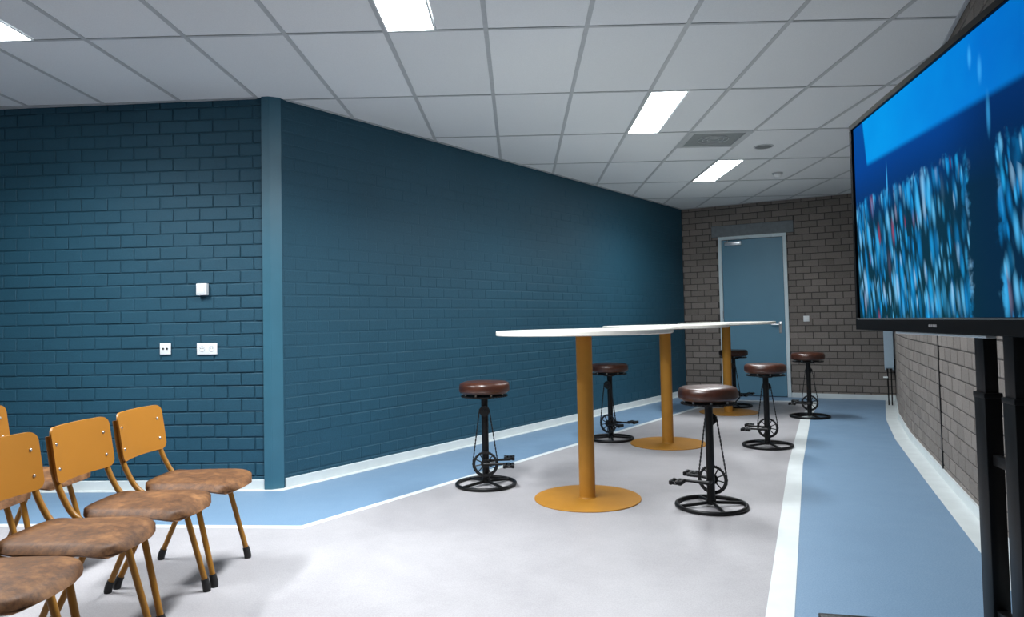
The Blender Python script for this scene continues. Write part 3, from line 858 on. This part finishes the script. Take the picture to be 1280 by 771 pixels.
def chair(loc, rz, label, group):
    t = thing('school_chair', label, 'chair', (loc[0], loc[1], .0012), rz, group)
    part('seat', seat_bm(), M_suede, t, 60)
    # back panel: concave plate with rounded corners
    bm = bmesh.new(); W, Z0, Z1 = .200, .583, .812; nY, nZ = 20, 10; rc = .038; th = .0045
    def bx(y, z): return -.198 - (z-Z0)/(Z1-Z0)*.034 - .034*(1-(y/W)**2)
    def pt(a, b, side):
        y = -W + 2*W*a; z = Z0 + (Z1-Z0)*b
        # squeeze into rounded corners
        dy = max(0, abs(y)-(W-rc)); dz = max(0, abs(z-(Z0+Z1)/2)-((Z1-Z0)/2-rc))
        if dy > 0 and dz > 0:
            m_ = max(dy, dz); l = math.hypot(dy, dz); k = m_/l
            y = math.copysign((W-rc)+dy*k, y); z = (Z0+Z1)/2 + math.copysign(((Z1-Z0)/2-rc)+dz*k, z-(Z0+Z1)/2)
        return (bx(y, z)+side*th, y, z)
    a_s = [i/40 for i in range(41)]; b_s = [i/24 for i in range(25)]
    gF = [[bm.verts.new(pt(a, b, 1)) for b in b_s] for a in a_s]; gB = [[bm.verts.new(pt(a, b, -1)) for b in b_s] for a in a_s]
    na, nb = len(a_s), len(b_s)
    for i in range(na-1):
        for j in range(nb-1):
            bm.faces.new((gF[i][j], gF[i+1][j], gF[i+1][j+1], gF[i][j+1])); bm.faces.new((gB[i][j], gB[i][j+1], gB[i+1][j+1], gB[i+1][j]))
    rim = [(i, 0) for i in range(na)] + [(na-1, j) for j in range(1, nb)] + [(i, nb-1) for i in range(na-2, -1, -1)] + [(0, j) for j in range(nb-2, 0, -1)]
    for k in range(len(rim)):
        (i, j), (p, q) = rim[k], rim[(k+1) % len(rim)]
        bm.faces.new((gF[i][j], gB[i][j], gB[p][q], gF[p][q]))
    bk = part('backrest', bm, M_ochre_plate, t, 40)
    for sy in (-1, 1):
        for z in (.640, .742):
            bm = bmesh.new(); y = sy*.163; x = bx(y, z)+th
            tube(bm, [(x-.001, y, z), (x+.0025, y, z), (x+.004, y, z)], [.0075, .0065, .003], 12); part('screw', bm, M_chrome, bk, 60)
    for sy in (-1, 1):
        y = sy*.172
        pts = fillet([(.145, y, .418), (-.135, y, .418), (-.226, y, .585), (-.254, y, .778)], .09, 9)
        bm = bmesh.new(); tube(bm, pts, .0125, 14); part('back_upright', bm, M_ochre_tube, t, 60)
        for nm, p0, p1 in (('front', (.128, y*1.02, .420), (.226, sy*.200, .024)), ('rear', (-.050, y*1.02, .408), (-.228, sy*.200, .024))):
            bm = bmesh.new(); tube(bm, [p0, p1], .0130, 14); lg = part('leg', bm, M_ochre_tube, t, 60)
            d = (Vector(p1)-Vector(p0)).normalized(); e = Vector(p1)+d*.006
            bm = bmesh.new(); tube(bm, [e-d*.040, e-d*.012, (e.x, e.y, .010), (e.x, e.y, 0.0)], [.0165, .0180, .0180, .0165], 14); part('rubber_foot', bm, M_rubber, lg, 50)
    for xx in (-.08, .11):
        bm = bmesh.new(); tube(bm, [(xx, -.172, .414), (xx, .172, .414)], .010, 10); part('cross_tube', bm, M_ochre_tube, t, 60)
    return t
g1 = 'ochre and brown chairs of the front row'; g2 = 'ochre and brown chairs of the row behind'
FX = -.917
c0_ = chair((FX, -.600), 0, 'front row ochre chair with tan leather seat, nearest the teal wall', g1)
dup(c0_, (FX-.012, -1.052, .0012), 0, 'second ochre chair from the teal wall in the front row')
dup(c0_, (FX-.035, -1.495, .0012), 0, 'third front row chair from the wall, its ochre back cut by the left edge')
dup(c0_, (FX-.030, -1.960, .0012), 0, 'nearest front row chair, only its brown seat seen in the lower left corner')
r2 = dup(c0_, (FX-.94, -.450, .0012), 0, 'rear row chair by the wall, its brown seat behind an ochre backrest'); r2['group'] = g2
r3 = dup(c0_, (FX-.94, -.915, .0012), 0, 'rear row chair at the far left edge, mostly outside the view'); r3['group'] = g2

# ------------------------------------------------------------------ television on its stand
far = Vector((2.394, -.717)); td = Vector((-.153, -.988)).normalized(); tn = Vector((td.y, -td.x))   # tn points to the viewer's side
TW, TZ0, TZ1 = 1.71, 1.140, 2.122
at_ = math.atan2(td.y, td.x)
tv = thing('television', 'large flat television showing a blue blurred crowd, on a black stand', 'television', (far.x, far.y, TZ0), at_)
# local x runs along td, local -y = right of td = tn (toward the room)
H = TZ1-TZ0
bm = bmesh.new(); box(bm, 0, TW, .004, .052, 0, H, .006); box(bm, .35, TW-.35, .052, .085, .15, .75, .01); part('back_shell', bm, M_tvframe, tv, 40)
bm = bmesh.new(); BB, BT = .052, .026
box(bm, 0, BT, -.012, .0038, BB, H-BT); box(bm, TW-BT, TW, -.012, .0038, BB, H-BT); box(bm, 0, TW, -.012, .0038, H-BT, H, .002, 1); box(bm, 0, TW, -.014, .0038, -.004, BB, .003, 1)
part('bezel', bm, M_tvframe, tv, 40)
me = bpy.data.meshes.new('screen'); x0, x1, z0, z1 = BT, TW-BT, BB, H-BT
me.from_pydata([(x0, 0, z0), (x1, 0, z0), (x1, 0, z1), (x0, 0, z1), (x0, .0035, z0), (x1, .0035, z0), (x1, .0035, z1), (x0, .0035, z1)], [], [(0, 1, 2, 3), (4, 7, 6, 5), (0, 4, 5, 1), (1, 5, 6, 2), (2, 6, 7, 3), (3, 7, 4, 0)])
uvl = me.uv_layers.new(name='UVMap')
for l in me.loops:
    c = me.vertices[l.vertex_index].co; uvl.data[l.index].uv = (c.x, c.z-z0)
link('screen', me, M_screen, tv)
bm = bmesh.new(); box(bm, .49, 1.22, -.010, .02, -.012, -.0042, .001, 1); part('silver_strip', bm, M_silver, tv)
bm = bmesh.new(); box(bm, BT+.01, TW-BT-.01, -.0146, -.0142, BB-.006, BB-.003); part('bezel_lip', bm, M_silver, tv)
# small unreadable maker's mark: a row of tiny bars
for k in range(6):
    bm = bmesh.new(); xx = .822 + k*.0115; box(bm, xx, xx+.007, -.0150, -.0142, .018, .028)
    if k % 2: box(bm, xx+.001, xx+.006, -.0151, -.0150, .021, .025)
    part('logo_mark', bm, M_gray_logo, tv)
for z in (.755, .640, .006):
    bm = bmesh.new(); tube(bm, [(-.0035, .012, z), (.002, .012, z)], .006, 10); part('side_screw', bm, M_chrome, tv, 60)

BKO = .20      # posts stand this far behind the picture
st = thing('television_stand', 'black wheeled stand with two telescopic posts under the television', 'stand', (far.x, far.y, .0), at_)
for xx in (.76, .96):
    bm = bmesh.new(); box(bm, xx-.040, xx+.040, BKO-.030, BKO+.030, .0602, .905, .006); lower = part('post', bm, M_black, st, 40)
    bm = bmesh.new(); box(bm, xx-.034, xx+.034, BKO-.024, BKO+.024, .9052, 1.70, .005); part('inner_post', bm, M_black, st, 40)
    bm = bmesh.new(); box(bm, xx-.042, xx+.042, BKO-.032, BKO+.032, .895, .915, .003); part('collar', bm, M_black, st, 40)
    bm = bmesh.new(); box(bm, xx-.028, xx+.028, BKO-.60, BKO, .030, .060, .005); box(bm, xx-.028, xx+.028, BKO-.0, BKO+.28, .030, .060, .005)
    for v in bm.verts:
        if v.co.y < BKO-.3: v.co.x -= .045
    ft = part('foot_bar', bm, M_black, st, 40)
    for yy, sx_ in ((BKO-.56, -.042), (BKO+.26, 0)):
        bm = bmesh.new(); lathe(bm, [(.012, -.012), (.0145, -.010), (.0145, .010), (.012, .012)], 20, 'Y', (xx, 0, 0))
        for v in bm.verts: v.co = Vector((v.co.y + xx + sx_, yy + (v.co.x-xx), v.co.z+.0147))
        part('caster', bm, M_rubber, st, 40)
        bm = bmesh.new(); box(bm, xx+sx_-.018, xx+sx_+.018, yy-.006, yy+.006, .0295, .0330, .001, 1); part('caster_fork', bm, M_blackmetal, st)
bm = bmesh.new(); box(bm, .80, .92, BKO-.012, BKO+.012, .655, .695, .003); part('cross_bar', bm, M_black, st, 40)
bm = bmesh.new(); box(bm, .80, .92, BKO-.02, BKO+.02, .087, .14, .003); part('lower_bar', bm, M_black, st, 40)
bm = bmesh.new(); box(bm, .50, 1.22, BKO-.055, BKO-.031, 1.35, 1.45, .004); box(bm, .50, 1.22, BKO-.055, BKO-.031, 1.60, 1.66, .004); part('mount_rail', bm, M_black, st, 40)
for xx in (.56, 1.14):
    bm = bmesh.new(); box(bm, xx-.02, xx+.02, .086, BKO-.056, 1.32, 1.68, .004); part('mount_arm', bm, M_black, st, 40)
